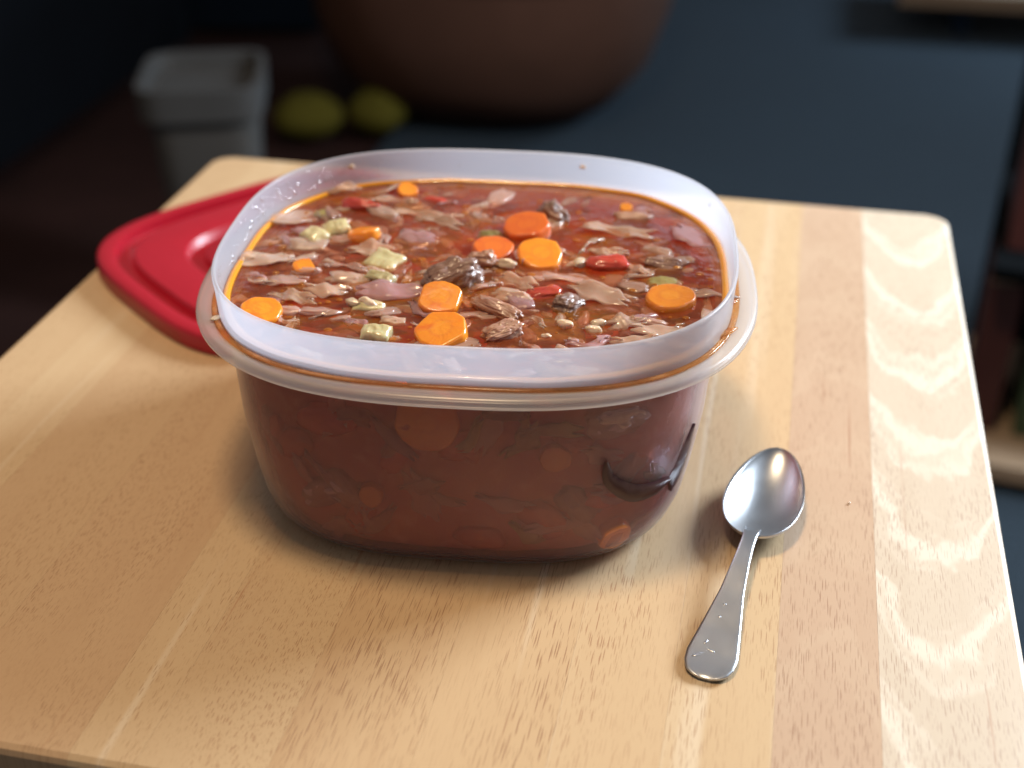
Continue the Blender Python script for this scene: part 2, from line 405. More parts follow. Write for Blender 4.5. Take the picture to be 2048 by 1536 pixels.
def wring(z, off=0.0, zz=None):
    a,b,n = wall(z,off); return even_ring(a,b,n,z if zz is None else zz,CN)
W = .0011
rs = [even_ring(.05,.05,3.0,.0012,CN), even_ring(.063,.066,3.1,.0010,CN), even_ring(.067,.071,3.1,.0002,CN)]
zl = [.0006,.002,.004,.006,.009,.012,.017,.022,.031,.040,.050,.060,.0680,.0712]
rs += [wring(z) for z in zl]
V,F = loft(rs, True, False)
inner = [wring(z,-W) for z in reversed([.004,.006,.009,.012,.017,.022,.031,.040,.050,.060,.068,.0712])] + [wring(.002,-.004,.0030), even_ring(.060,.061,3.2,.0026,CN)]
V2,F2 = loft(inner, False, True); o = len(V); V += V2; F += [tuple(i+o for i in f) for f in F2]
bowl = mesh_obj('bowl', V, F, M_pp_body, ct)
# flange: out from the wall, small turned-down lip
FN = 2.55; FA, FB = .1003, .0885
fl_prof = [(.0868,.0828,3.1,.0712),(.0905,.0845,2.9,.0716),(.0975,.0862,2.6,.0716),(.0988,.0873,FN,.0712),(.0990,.0875,FN,.0704),(.1000,.0892,FN,.0702),(.1005,.0898,FN,.0706),(.1008,.0901,FN,.0722),(.1003,.0896,FN,.0736),(.0985,.0878,2.6,.0741),(.0940,.0838,2.75,.0737),(.0925,.0828,2.8,.0733),(.0918,.0822,2.8,.0736)]
V,F = loft([even_ring(a,b,n,z,CN) for a,b,n,z in fl_prof])
mesh_obj('flange', V, F, M_pp_fl, ct)
rim_prof = [(.0918,.0822,.0736),(.0920,.0823,.079),(.0923,.0826,.0850),(.0926,.0828,.0872),(.0926,.0828,.0880),(.0922,.0824,.0886),(.0916,.0818,.0886),(.0912,.0814,.0880),(.0911,.0813,.0850),(.0908,.0810,.079),(.0904,.0807,.0736),(.0890,.0806,.0722),(.0857,.0817,.0712)]
V,F = loft([even_ring(a,b,2.8 if k<11 else 3.0,z,CN) for k,(a,b,z) in enumerate(rim_prof)])
mesh_obj('rim', V, F, M_pp, ct)

TM = Matrix.Rotation(TH, 4, 'Z'); TMi = TM.inverted()
def wall_hit(px, py, off=0.0):
    """where the view of the photograph meets the bowl wall, in container coordinates"""
    d = TMi.to_3x3() @ cam_ray(px, py); p = TMi @ Vector(cam.location); s = .30
    while s < .8:
        q = p + d*s
        if q.z < .0705:
            a,b,n = wall(max(q.z,0),off)
            if abs(q.x/a)**n + abs(q.y/b)**n <= 1: return q
        s += .0004
    return None
def wall_normal(q):
    def fn(v):
        a,b,n = wall(max(v[2],0)); return abs(v[0]/a)**n + abs(v[1]/b)**n
    e = .0015; g = []
    for k in range(3):
        u = [q.x,q.y,q.z]; w = [q.x,q.y,q.z]; u[k] += e; w[k] -= e; g.append(fn(u)-fn(w))
    return Vector(g).normalized()
# polished crescent marks moulded into the wall
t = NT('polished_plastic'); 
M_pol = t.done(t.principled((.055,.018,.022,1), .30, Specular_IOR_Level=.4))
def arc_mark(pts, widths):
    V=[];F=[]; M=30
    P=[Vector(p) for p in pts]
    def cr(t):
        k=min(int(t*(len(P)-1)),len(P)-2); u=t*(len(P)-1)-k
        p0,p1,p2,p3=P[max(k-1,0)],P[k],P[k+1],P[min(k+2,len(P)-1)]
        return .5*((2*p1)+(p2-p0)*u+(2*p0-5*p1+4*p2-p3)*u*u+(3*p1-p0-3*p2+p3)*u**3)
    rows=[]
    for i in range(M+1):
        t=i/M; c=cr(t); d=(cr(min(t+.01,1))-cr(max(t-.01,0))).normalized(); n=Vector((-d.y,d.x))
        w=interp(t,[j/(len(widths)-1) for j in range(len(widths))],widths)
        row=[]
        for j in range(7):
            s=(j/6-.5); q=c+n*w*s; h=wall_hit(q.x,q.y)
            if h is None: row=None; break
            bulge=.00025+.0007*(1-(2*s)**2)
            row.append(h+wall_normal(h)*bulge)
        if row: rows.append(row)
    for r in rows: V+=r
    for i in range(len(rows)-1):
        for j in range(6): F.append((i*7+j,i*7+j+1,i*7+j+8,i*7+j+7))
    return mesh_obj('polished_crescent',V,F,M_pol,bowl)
arc_mark([(1212,922),(1220,960),(1260,984),(1303,977),(1338,955)],[6,30,38,28,8])
arc_mark([(1386,846),(1376,882),(1361,925),(1346,958),(1338,980)],[3,12,17,20,6])

# ------------------------------------------------------------------ soup
SI = -W-.0004
t = NT('broth'); cc = t.coords()
rip = t.noise(cc, 55, 3, .5, .5); rip2 = t.noise(cc, 300, 2)
bmp = t.bump(t.math('ADD', rip, t.math('MULTIPLY', rip2, .30)), .5, .004)
tr = t.n('ShaderNodeBsdfTransparent'); tr.inputs[0].default_value = (1,.93,.86,1)
df = t.n('ShaderNodeBsdfDiffuse'); 
oil = t.smooth(t.noise(t.coords('Object',(1,1,1),(3,1,0)), 38, 4, .6, .8), .45, .68)
t.l(t.mix(oil, (.47,.120,.045,1), (.60,.23,.030,1)), df.inputs[0]); t.l(bmp, df.inputs['Normal'])
ms = t.n('ShaderNodeMixShader'); ms.inputs[0].default_value = .24; t.l(tr.outputs[0], ms.inputs[1]); t.l(df.outputs[0], ms.inputs[2])
gl = t.n('ShaderNodeBsdfGlossy'); gl.inputs['Roughness'].default_value = .045; t.l(bmp, gl.inputs['Normal'])
fz = t.n('ShaderNodeLayerWeight'); fz.inputs[0].default_value = .5; t.l(bmp, fz.inputs['Normal'])
sch = t.math('ADD', t.math('MULTIPLY', t.math('POWER', fz.outputs['Facing'], 4.5), .96), .035)
m2 = t.n('ShaderNodeMixShader'); t.l(sch, m2.inputs[0]); t.l(ms.outputs[0], m2.inputs[1]); t.l(gl.outputs[0], m2.inputs[2])
va = t.n('ShaderNodeVolumeAbsorption'); va.inputs['Color'].default_value = (.86,.40,.13,1); va.inputs['Density'].default_value = 190
M_broth = t.done(m2.outputs[0], va.outputs[0])
broth = empty('soup_broth', (0,0,0), (0,0,TH)); tag(broth, 'reddish brown broth filling the plastic container up to its rim', 'broth')
def zin(z):   # inner wall of bowl or rim collar at height z
    if z > .0722: return (.0903, .0805, 2.8)
    a,b,n = wall(z, SI); return a,b,n
SN = 96
rs = []
for z in (.0036,.006,.012,.022,.040,.060,.0705):
    a,b,n = wall(z,SI if z>.005 else -.004); rs.append(even_ring(a,b,n,z,SN))
rs.append(even_ring(.0885,.0802,2.85,.0726,SN))
rs.append(even_ring(.0900,.0803,2.8,.0745,SN)); rs.append(even_ring(.0901,.0804,2.8,SOUP_Z+.0007,SN)); 
rs.append(even_ring(.0885,.0789,2.8,SOUP_Z+.0001,SN))
for k in (.94,.85,.75,.65,.55,.45,.35,.25,.15,.07): 
    rr = even_ring(.0903*k,.0805*k,2+.8*k,SOUP_Z,SN)
    rs.append([(x,y,z+.00035*noise.noise(Vector((x*70,y*70,1.3)))) for x,y,z in rr])
V,F = loft(rs, True, True)
mesh_obj('liquid', V, F, M_broth, broth)
# dense mass of small solids a few millimetres under the surface
M_core = food('soup_solids', (.42,.105,.070), (.46,.15,.105), (.52,.23,.17), rough=.5, sss=0, nscale=130, bump=.5)
rs = []
for z in (.0046,.007,.010,.014,.022,.031,.040,.049,.058,.0655):
    a,b,n = wall(z,-.0042 if z>.005 else -.0052); rs.append(even_ring(a,b,n,z,SN))
for k in (.93,.85,.75,.65,.55,.45,.35,.25,.15,.06): rs.append(even_ring(.081*k,.0765*k,2+.9*k,.0700,SN))
V,F = loft(rs, True, True)
V = [Vector(v)+Vector((0,0,1))*(.0026*noise.noise(Vector(v)*140)+.0016*noise.noise(Vector(v)*330) if v[2]>.06 else 0)+Vector((v[0],v[1],0)).normalized()*(.0006*noise.noise(Vector(v)*110+Vector((5,5,5))) if v[2]<=.06 else 0) for v in V]
so = mesh_obj('submerged_solids', V, F, M_core, broth); so['kind'] = 'stuff'
# orange oil line where the broth climbs the wall
t = NT('orange_oil'); on = t.noise(t.coords(), 60, 3)
M_oil = t.done(t.principled(t.mix(on,(.66,.24,.010,1),(.78,.38,.025,1)), .16, Specular_IOR_Level=.6, Subsurface_Weight=.3, Subsurface_Scale=.002, Coat_Weight=.4))
rs=[]
for k in range(8):
    a=2*math.pi*k/8; rs.append(even_ring(.0891+.0014*math.cos(a),.0793+.0014*math.cos(a),2.8,SOUP_Z+.0006+.0010*math.sin(a),CN))
V,F=loft(rs,closed=True); 
V=[(x,y,z+.0005*noise.noise(Vector((x*60,y*60,7)))) for x,y,z in V]
mesh_obj('oil_line',V,F,M_oil,broth)
# oil droplets on the surface
rnd = random.Random(5); V=[];F=[]
for _ in range(260):
    while True:
        x,y=rnd.uniform(-.088,.088),rnd.uniform(-.078,.078)
        if abs(x/.086)**2.8+abs(y/.077)**2.8<1: break
    r=rnd.choice((.0004,.0005,.0007,.0010,.0014))*rnd.uniform(.8,1.2); b=len(V); n=10
    for (k,z) in ((1.0,.0001),(.75,.00035),(.3,.0005)):
        for i in range(n): V.append((x+r*k*math.cos(2*math.pi*i/n),y+r*k*.85*math.sin(2*math.pi*i/n),SOUP_Z+.0002+z*min(1,r/.001)))
    for q in range(2):
        for i in range(n): F.append((b+q*n+i,b+q*n+(i+1)%n,b+(q+1)*n+(i+1)%n,b+(q+1)*n+i))
    F.append(tuple(range(b+2*n,b+3*n)))
t=NT('oil_droplet'); 
tr=t.n('ShaderNodeBsdfTransparent'); tr.inputs[0].default_value=(1,.78,.5,1)
pr=t.principled((.55,.20,.03,1),.06,Specular_IOR_Level=.6)
mx=t.n('ShaderNodeMixShader'); mx.inputs[0].default_value=.42; t.l(tr.outputs[0],mx.inputs[1]); t.l(pr,mx.inputs[2]); M_drop=t.done(mx.outputs[0])
o=mesh_obj('oil_droplets',V,F,M_drop,broth); o['kind']='stuff'

# ------------------------------------------------------------------ pieces of food
M_carrot = food('cooked_carrot', (.76,.225,.006), (.82,.285,.010), (.72,.16,.008), core=(.84,.33,.02), rough=.2, sss=.35, nscale=160, bump=.45, spots=(.45,.05,.01))
M_carrot_r = food('reddened_carrot', core=(.80,.20,.015), c1=(.70,.13,.008), c2=(.78,.20,.010), c3=(.60,.06,.012), rough=.2, sss=.3, nscale=140, bump=.3)
M_celery = food('cooked_celery', (.50,.44,.22), (.57,.49,.29), (.46,.36,.18), rough=.22, sss=.4, nscale=120, bump=.35, stretch=(2.2,.25,1))
M_celery_d = food('dark_celery', (.27,.22,.06), (.36,.28,.09), (.24,.15,.05), rough=.22, sss=.3, nscale=120, bump=.25)
M_cab = food('pale_cabbage', (.60,.38,.27), (.71,.52,.41), (.52,.27,.17), alpha=.60, rough=.2, sss=.4, nscale=90, bump=.55, stretch=(.35,1.6,1))
M_cab2 = food('pink_cabbage', (.60,.35,.28), (.68,.47,.40), (.52,.25,.18), alpha=.60, rough=.2, sss=.35, nscale=90, bump=.55, stretch=(.35,1.6,1))
M_onion = food('purple_onion', (.52,.28,.28), (.60,.38,.38), (.46,.21,.20), alpha=.60, rough=.16, sss=.4, nscale=60, bump=.2, stretch=(.3,1.6,1))
M_beef = food('brown_beef', (.20,.095,.062), (.30,.16,.11), (.12,.05,.032), rough=.40, sss=.1, nscale=210, bump=.9, stretch=(.35,1.4,1.4), bdist=.0014)
M_beef_l = food('pale_beef', (.34,.17,.11), (.46,.26,.18), (.26,.11,.07), rough=.24, sss=.2, nscale=190, bump=.8, stretch=(.35,1.4,1.4), bdist=.0012)
M_tom = food('tomato', (.50,.045,.022), (.60,.085,.035), (.42,.03,.02), rough=.14, sss=.3, nscale=110, bump=.3)
M_grain = food('barley', (.62,.47,.32), (.70,.56,.42), (.55,.36,.22), rough=.2, sss=.4, nscale=110, bump=.3)

def carrot_mesh(r, th, seed, flats=0, keep=1.0):
    rd = random.Random(seed); N=36
    ph=[rd.uniform(0,6.28) for _ in range(4)]
    fl=[(rd.uniform(0,6.28), rd.uniform(.86,.94)) for _ in range(flats)]
    def rad(a):
        v=r*(1+.045*math.sin(2*a+ph[0])+.03*math.sin(3*a+ph[1])+.016*math.sin(7*a+ph[2])+.010*math.sin(11*a+ph[3]))
        for fa,fd in fl:
            c=math.cos(a-fa)
            if c>.1: v=min(v, r*fd/c)
        if keep<1:
            c=math.cos(a-ph[0]); lim=r*(2*keep-1)
            if c>0.02: v=min(v,max(lim,.05*r)/c if lim>0 else .12*r/c)
        return v
    rs=[]
    for k,z in ((.80,-th/2),(.955,-th/2+.0005),(1.0,-th/4),(1.0,th/8),(.985,th/2-.0009),(.955,th/2-.0003),(.91,th/2-.00002),(.87,th/2),(.6,th/2),(.3,th/2),(.1,th/2)):
        rs.append([(rad(2*math.pi*i/N)*k*math.cos(2*math.pi*i/N), rad(2*math.pi*i/N)*k*math.sin(2*math.pi*i/N), z+(.0002*noise.noise(Vector((i*.7,k*9,seed))) if k>.95 else 0)) for i in range(N)])
    return loft(rs,True,True)
def celery_mesh(l, w, th, seed, bend=.35, ribs=5):
    nu,nv=26,8; V=[];F=[]; rd=random.Random(seed); tw=rd.uniform(-.2,.2)
    def pt(u,v,top):
        x=(u-.5)*w; y=(v-.5)*l*(1+tw*(u-.5))
        ridge=.007*th*max(0,math.cos(2*math.pi*ribs*(u)))*(1 if top else 0)*2.2
        z=-bend*w*4*(u-.5)**2*.6 + (th/2+ridge if top else -th/2)
        e=min(1,min(v,1-v)*9)**.5; eu=min(1,min(u,1-u)*9)**.5
        z0=-bend*w*4*(u-.5)**2*.6
        jx=.0007*noise.noise(Vector((u*3,v*3,seed*.7))); jy=.0009*noise.noise(Vector((u*3,v*3,seed*.7+9))); jz=.0005*noise.noise(Vector((u*4,v*4,seed*.7+5)))
        return (x+jx,y+jy,z0+(z-z0)*(.62+.38*min(e,eu))+jz)
    for s in (1,0):
        for i in range(nu+1):
            for j in range(nv+1): V.append(pt(i/nu,j/nv,s))
    o=(nu+1)*(nv+1); st=nv+1
    for i in range(nu):
        for j in range(nv):
            a=i*st+j; F.append((a,a+st,a+st+1,a+1)); F.append((o+a,o+a+1,o+a+st+1,o+a+st))
    for i in range(nu): F.append((i*st,o+i*st,o+(i+1)*st,(i+1)*st)); a=i*st+nv; F.append((a,a+st,o+a+st,o+a))
    for j in range(nv): F.append((j,j+1,o+j+1,o+j)); a=nu*st+j; F.append((a,o+a,o+a+1,a+1))
    return V,F
def shred_mesh(l, w, th, seed, curl=.5, ripple=1.0, point=.35):
    rd=random.Random(seed); nu,nv=22,7; V=[];F=[]
    bend=rd.uniform(-curl,curl); p1,p2,p3=[rd.uniform(0,6.28) for _ in range(3)]
    roll=rd.uniform(-.5,.5); sk=rd.uniform(-.3,.3)
    def pt(u,v,s):
        x=(u-.5)*l; c=v-.5
        taper=(1-point*abs(2*u-1)**2.2)*(1+.18*math.sin(5*u+p1)+.10*math.sin(13*u+p2))
        y=c*w*taper*(1+.30*noise.noise(Vector((u*4,seed*1.7,1 if c>0 else 5)))*abs(2*c)**2)+bend*l*(u-.5)**2*2+sk*c*w
        z=.42*ripple*(.0011*math.sin(5.5*u+p1)+.0007*math.sin(11*u+p2+3*c)+.0009*math.sin(4*c+p3+3*u))+roll*c*w*.35 + w*.16*(4*c*c-.5)*ripple*.4
        z+=.00025*noise.noise(Vector((x*300,y*300,seed)))
        rib=.0002*math.sin(c*24+p2)
        ed=min(1,min(v,1-v)*6)**.5
        return (x+.0012*math.sin(9*c+p3)*(abs(2*u-1)**4)*2,y,z+(th/2+rib if s else -th/2)*(.35+.65*ed))
    for s in (1,0):
        for i in range(nu+1):
            for j in range(nv+1): V.append(pt(i/nu,j/nv,s))
    o=(nu+1)*(nv+1); st=nv+1
    for i in range(nu):
        for j in range(nv):
            a=i*st+j; F.append((a,a+st,a+st+1,a+1)); F.append((o+a,o+a+1,o+a+st+1,o+a+st))
    for i in range(nu): F.append((i*st,o+i*st,o+(i+1)*st,(i+1)*st)); a=i*st+nv; F.append((a,a+st,o+a+st,o+a))
    for j in range(nv): F.append((j,j+1,o+j+1,o+j)); a=nu*st+j; F.append((a,o+a,o+a+1,a+1))
    return V,F
def lump_mesh(l, w, h, seed, rough=.18, square=3.0, fibre=.0, res=(28,18)):
    nu,nv=res; V=[];F=[]; off=Vector((seed*3.7,seed*1.3,seed*.9))
    for j in range(nv+1):
        ph=math.pi*(j/nv-.5)
        for i in range(nu):
            a=2*math.pi*i/nu
            x=spow(math.cos(ph),2/square)*spow(math.cos(a),2/square); y=spow(math.cos(ph),2/square)*spow(math.sin(a),2/square); z=spow(math.sin(ph),2/square)
            p=Vector((x,y,z)); d=1+rough*(noise.noise(p*1.3+off)+.5*noise.noise(p*2.9+off)+.3*noise.noise(p*6+off))
            if fibre: d+=fibre*(abs(noise.noise(Vector((x*1.2,y*7,z*7))+off))-.2)
            V.append((x*d*l/2,y*d*w/2,z*d*h/2))
    for j in range(nv):
        for i in range(nu):
            F.append((j*nu+i,j*nu+(i+1)%nu,(j+1)*nu+(i+1)%nu,(j+1)*nu+i))
    return V,F

PXM = None
def place(o, px, py, rz=0, tilt=(0,0), dz=0.0):
    """float a piece on the broth: point of the soup surface seen at (px, py), rz measured on the surface"""
    p = on_plane(px, py, SOUP_Z+dz)
    q = TMi @ p; lim = .90
    m = (abs(q.x/.0885)**2.8 + abs(q.y/.079)**2.8)**(1/2.8)
    if m > lim+.08: q.x *= (lim+.08)/m; q.y *= (lim+.08)/m; p = TM @ q
    o.location = p; o.rotation_euler = Euler((R(tilt[0]), R(tilt[1]), R(rz)), 'XYZ')
    return o
used = []
def piece(kind, px, py, size, label=None, cat=None, group=None, rz=0, tilt=(0,0), dz=.0, mat=None, seed=None, **kw):
    seed = seed if seed is not None else int(px*7+py*13) % 9973
    if kind == 'carrot_slice':
        V,F = carrot_mesh(size/2, kw.get('th',.0055), seed, kw.get('flats',0), kw.get('keep',1.0)); m = mat or M_carrot
    elif kind == 'celery_slice':
        V,F = celery_mesh(size*kw.get('asp',.6), size, kw.get('th',.0032), seed, kw.get('bend',.3), kw.get('ribs',5)); m = mat or M_celery
    elif kind in ('cabbage_shred','onion_slice'):
        V,F = shred_mesh(size, size*kw.get('asp',.35), kw.get('th',.0011), seed, kw.get('curl',.5), kw.get('ripple',1.0), kw.get('point',.35)); m = mat or (M_cab if kind=='cabbage_shred' else M_onion)
    elif kind == 'beef_chunk':
        V,F = lump_mesh(size, size*kw.get('asp',.6), size*kw.get('hh',.5), seed, kw.get('rough',.30), 2.8, .20, (64,40)); m = mat or M_beef
    elif kind == 'tomato_piece':
        V,F = lump_mesh(size, size*kw.get('asp',.5), size*kw.get('hh',.28), seed, .28, 2.4, .05); m = mat or M_tom
    else:
        V,F = lump_mesh(size, size*kw.get('asp',.6), size*.5, seed, .32, 2.2, 0, (18,12)); m = mat or M_grain
    o = mesh_obj(kind, V, F, m, sharp=None); place(o, px, py, rz, tilt, dz)
    tag(o, label, cat, group); used.append((px,py,size))
    return o
CG='carrot slices in the soup'; EG='celery pieces in the soup'; TG='tomato pieces in the soup'; BG='beef pieces in the soup'; SG='cabbage and onion in the soup'; GG='barley grains in the soup'
def C(*a,dz=0,**k): return piece('carrot_slice',*a,cat='carrot',group=CG,dz=dz-.0013,**k)
C(815,386,.0085,'tiny round carrot bit near the back rim of the soup',dz=.001,tilt=(20,10),th=.005)
C(731,471,.0132,'half carrot slice right of the pale green celery at the left back',dz=.0012,tilt=(14,-8),rz=-100,keep=.72,flats=1,seed=11)
C(1056,459,.0188,'large reddish carrot slice furthest back in the middle of the soup',dz=.0022,tilt=(10,-6),flats=3,mat=M_carrot_r,seed=4,th=.0062)
C(986,504,.0165,'carrot slice tucked just left of the glistening carrot in the middle',dz=.0008,tilt=(3,6),mat=M_carrot_r,seed=6,flats=1)
C(1082,516,.0178,'glistening carrot slice in the middle of the soup beside pale grain',dz=.0014,tilt=(16,6),flats=2,seed=8,th=.006)
C(612,542,.0098,'small half sunk carrot slice at the left of the soup',dz=.0002,tilt=(8,8),seed=14,keep=.8)
C(880,603,.0162,'angular bright carrot slice just in front of the dark beef chunk',dz=.0026,tilt=(20,6),flats=4,seed=21,th=.006)
C(884,668,.0185,'big carrot slice against the front rim in the middle',dz=.0022,tilt=(16,-5),flats=4,seed=25,th=.006)
C(1340,603,.0178,'flat oval carrot slice floating alone at the right front',dz=.0010,tilt=(2,0),seed=31)
C(524,629,.0150,'carrot slice half hidden by the front rim at the left corner',dz=.0012,tilt=(6,6),seed=35,flats=1)
C(1252,424,.0055,'tiny carrot crumb near the back rim at the right',dz=.001,tilt=(10,0),seed=37)
def E(*a,dz=0,**k): return piece('celery_slice',*a,cat='celery',group=EG,dz=dz-.0010,**k)
E(672,457,.0100,'pale green celery wedge at the left back, the further of a touching pair',rz=25,tilt=(14,-16),dz=.002,asp=.75,th=.0045,bend=.15)
E(629,472,.0092,'pale green celery wedge at the left back, the nearer of a touching pair',rz=-25,tilt=(14,10),dz=.0018,asp=.8,th=.0045,bend=.15)
E(768,522,.0130,'ribbed pale celery piece in the left half of the soup',rz=-20,tilt=(10,4),dz=.0008,asp=.85,bend=.1,ribs=6)
E(760,556,.0115,'pale celery stick just above the purple onion',rz=-18,tilt=(20,0),dz=.0016,asp=.4,th=.004,bend=.1)
E(752,668,.0098,'pale green celery cube against the front rim left of the big carrot',rz=4,tilt=(8,0),dz=.002,asp=.7,th=.005,bend=.1,ribs=4)
E(736,614,.0118,'white ribbed celery slice in the left front of the soup',rz=4,tilt=(12,0),dz=.0008,asp=.45,bend=.15,ribs=6)
E(980,472,.0100,'sunken ribbed celery left of the large reddish carrot',rz=2,tilt=(10,0),dz=0,asp=.5,bend=.2,mat=M_celery_d)
E(1330,567,.0125,'ribbed olive celery just behind the flat oval carrot',rz=6,tilt=(8,4),dz=.0002,asp=.45,bend=.2,ribs=6,mat=M_celery_d)
E(648,432,.0125,'dark ribbed celery at the left back under the tomato strip',rz=-4,tilt=(8,0),dz=.0004,asp=.45,bend=.25,mat=M_celery_d)
E(1108,664,.0210,'broad olive celery disc sunk near the front rim',rz=12,tilt=(0,0),dz=-.0024,asp=.75,bend=.08,ribs=3,mat=M_celery_d)
T_=lambda *a,**k: piece('tomato_piece',*a,cat='tomato',group=TG,**k)
T_(722,411,.0160,'red tomato strip at the left back of the soup',rz=-6,tilt=(10,0),dz=.001,asp=.36)
T_(1214,526,.0150,'shiny red tomato chunk right of the pale corn like grain',rz=10,tilt=(10,0),dz=.0016,asp=.55)
T_(1086,588,.0150,'sunken red tomato wedge left of the big cabbage leaf',rz=32,dz=-.0002,asp=.5)
T_(872,403,.0120,'faint dark red tomato near the back rim left of centre',rz=-14,dz=-.0008,asp=.35)
def B_(*a,dz=0,**k): return piece('beef_chunk',*a,cat='beef',group=BG,dz=dz-.0008,**k)
B_(903,556,.0205,'large dark glistening beef chunk in the centre of the soup',rz=30,tilt=(6,-14),dz=.0022,asp=.62,hh=.55,seed=3)
B_(1107,428,.0120,'dark beef chunk behind the large reddish carrot',rz=-30,tilt=(0,20),dz=.002,asp=.6,hh=.6,seed=5)
B_(1330,532,.0155,'sunken dark beef chunk at the right of the soup',rz=4,dz=-.0002,asp=.5,hh=.4,seed=7)
B_(1138,610,.0120,'dark beef chunk tucked under the big cabbage leaf',rz=60,tilt=(0,10),dz=.0004,asp=.7,hh=.5,seed=9)
B_(990,619,.0200,'long pale beef strip in front of the sunken tomato wedge',rz=-22,tilt=(8,4),dz=.0014,asp=.34,hh=.3,seed=12,mat=M_beef_l)
B_(1004,664,.0140,'folded shiny beef strip near the front rim right of the big carrot',rz=35,tilt=(10,-10),dz=.0018,asp=.5,hh=.4,seed=17,mat=M_beef_l)
B_(965,522,.0110,'pale fatty beef lump just behind the dark glistening chunk',rz=-15,tilt=(0,-10),dz=.0018,asp=.6,hh=.6,seed=19,mat=M_beef_l)
G_=lambda *a,**k: piece('barley_grain',*a,cat='grain',group=GG,**k)
G_(1014,528,.0072,'big pale grain left of the glistening carrot',rz=-5,dz=.0014)
G_(1160,525,.0062,'cream coloured grain left of the shiny tomato chunk',rz=70,dz=.001,asp=.75)
G_(1130,648,.0060,'white grain on top of the sunken celery disc',rz=-10,dz=.0012,asp=.5)
G_(1196,646,.0055,'yellowish grain right of the sunken celery disc',rz=20,dz=.0003)
G_(705,605,.0055,'left one of two plump grains in front of the purple onion',rz=-12,dz=.001)
G_(735,606,.0075,'right one of two plump grains in front of the purple onion',rz=-14,dz=.001,asp=.45)
G_(1092,672,.0035,'tiny golden crumb sunk at the front rim',rz=0,dz=0)
G_(1187,660,.0060,'golden grain close to the front rim right of the celery disc',rz=-5,dz=-.0002)
def S_(*a,dz=0,**k): return piece('cabbage_shred',*a,cat='cabbage',group=SG,dz=dz-.0004,**k)
def O_(*a,dz=0,**k): return piece('onion_slice',*a,cat='onion',group=SG,dz=dz-.0004,**k)
O_(786,584,.0225,'large purple onion slice left of the angular bright carrot',rz=14,tilt=(10,0),dz=.0014,asp=.34,curl=.3,th=.0016,point=.5)
O_(842,624,.0135,'curved pink onion strip under the angular bright carrot',rz=-35,dz=.0012,asp=.25,curl=1.2)
S_(1196,586,.0205,'big crumpled cabbage leaf in the right front of the soup',rz=-18,tilt=(10,4),dz=.0016,asp=.52,curl=.3,ripple=.9)
S_(1032,562,.0170,'translucent cabbage leaf right of the dark glistening beef',rz=-28,tilt=(14,-6),dz=.0012,asp=.5,ripple=1.3)
S_(1236,461,.0250,'wavy pale leaf at the right back of the soup',rz=-8,tilt=(6,0),dz=.0010,asp=.26,curl=.4,ripple=1.4)
O_(1390,478,.0210,'broad pink onion sheet by the right back rim',rz=-30,tilt=(0,4),dz=.0002,asp=.5,ripple=.5)
S_(1178,488,.0130,'thin curled white strip behind the cream coloured grain',rz=62,dz=.0010,asp=.18,curl=1.2)
O_(1216,507,.0115,'white onion crescent behind the shiny tomato chunk',rz=-2,tilt=(20,0),dz=.0012,asp=.40,mat=M_cab)
S_(835,426,.0230,'long pale cabbage ribbon in the left back of the soup',rz=-4,dz=.0008,asp=.28)
S_(880,440,.0180,'pale cabbage ribbon right beside the long ribbon at the left back',rz=-16,tilt=(12,0),dz=.0012,asp=.3)
S_(596,436,.0260,'broad pale cabbage sheet along the left rim',rz=48,tilt=(0,6),dz=.0006,asp=.48,ripple=.8)
S_(528,520,.0190,'pale cabbage strip at the far left of the soup',rz=30,tilt=(10,0),dz=.0010,asp=.32)
O_(742,497,.0140,'white onion slice in front of the half carrot slice',rz=-2,tilt=(18,0),dz=.0012,asp=.42,mat=M_cab)
O_(560,562,.0160,'translucent onion slice left of the small half sunk carrot',rz=8,dz=.0002,asp=.45,mat=M_cab2)
S_(652,583,.0130,'pale cabbage knot in front of the small half sunk carrot',rz=10,tilt=(14,0),dz=.0014,asp=.4)
S_(585,594,.0150,'wavy cabbage strip behind the left corner carrot',rz=-12,tilt=(20,0),dz=.0010,asp=.28,ripple=1.6)
S_(1252,642,.0100,'small folded cabbage piece with a bright glint at the right front',rz=20,tilt=(22,-10),dz=.0016,asp=.6)
S_(1318,664,.0155,'pointed cabbage shred near the front rim on the right',rz=12,tilt=(20,0),dz=.0012,asp=.28)
S_(1275,680,.0140,'white cabbage shred against the front rim on the right',rz=8,tilt=(14,0),dz=.0012,asp=.28)
S_(1420,632,.0105,'pale cabbage scrap in the right front corner',rz=60,tilt=(14,0),dz=.0012,asp=.5)
S_(1428,588,.0140,'pale strip touching the right rim',rz=8,dz=.0008,asp=.28)
O_(692,530,.0150,'pinkish onion strip left of the ribbed pale celery',rz=-4,dz=.0008,asp=.32,mat=M_cab2)
O_(1130,556,.0260,'long sunken pink strip right of the translucent leaf',rz=-4,dz=-.0003,asp=.25,mat=M_cab2)
S_(1270,536,.0100,'small brown flecked shred right of the shiny tomato chunk',rz=-30,tilt=(12,0),dz=.0012,asp=.3)
S_(785,398,.0180,'pale shred in front of the back rim left of the carrot bit',rz=6,dz=.0004,asp=.3)
S_(690,375,.0100,'pale scrap clinging at the back left corner of the soup line',rz=30,tilt=(30,0),dz=.003,asp=.5)
S_(492,512,.0080,'small scrap clinging to the left wall at the soup line',rz=60,tilt=(30,0),dz=.002,asp=.5)
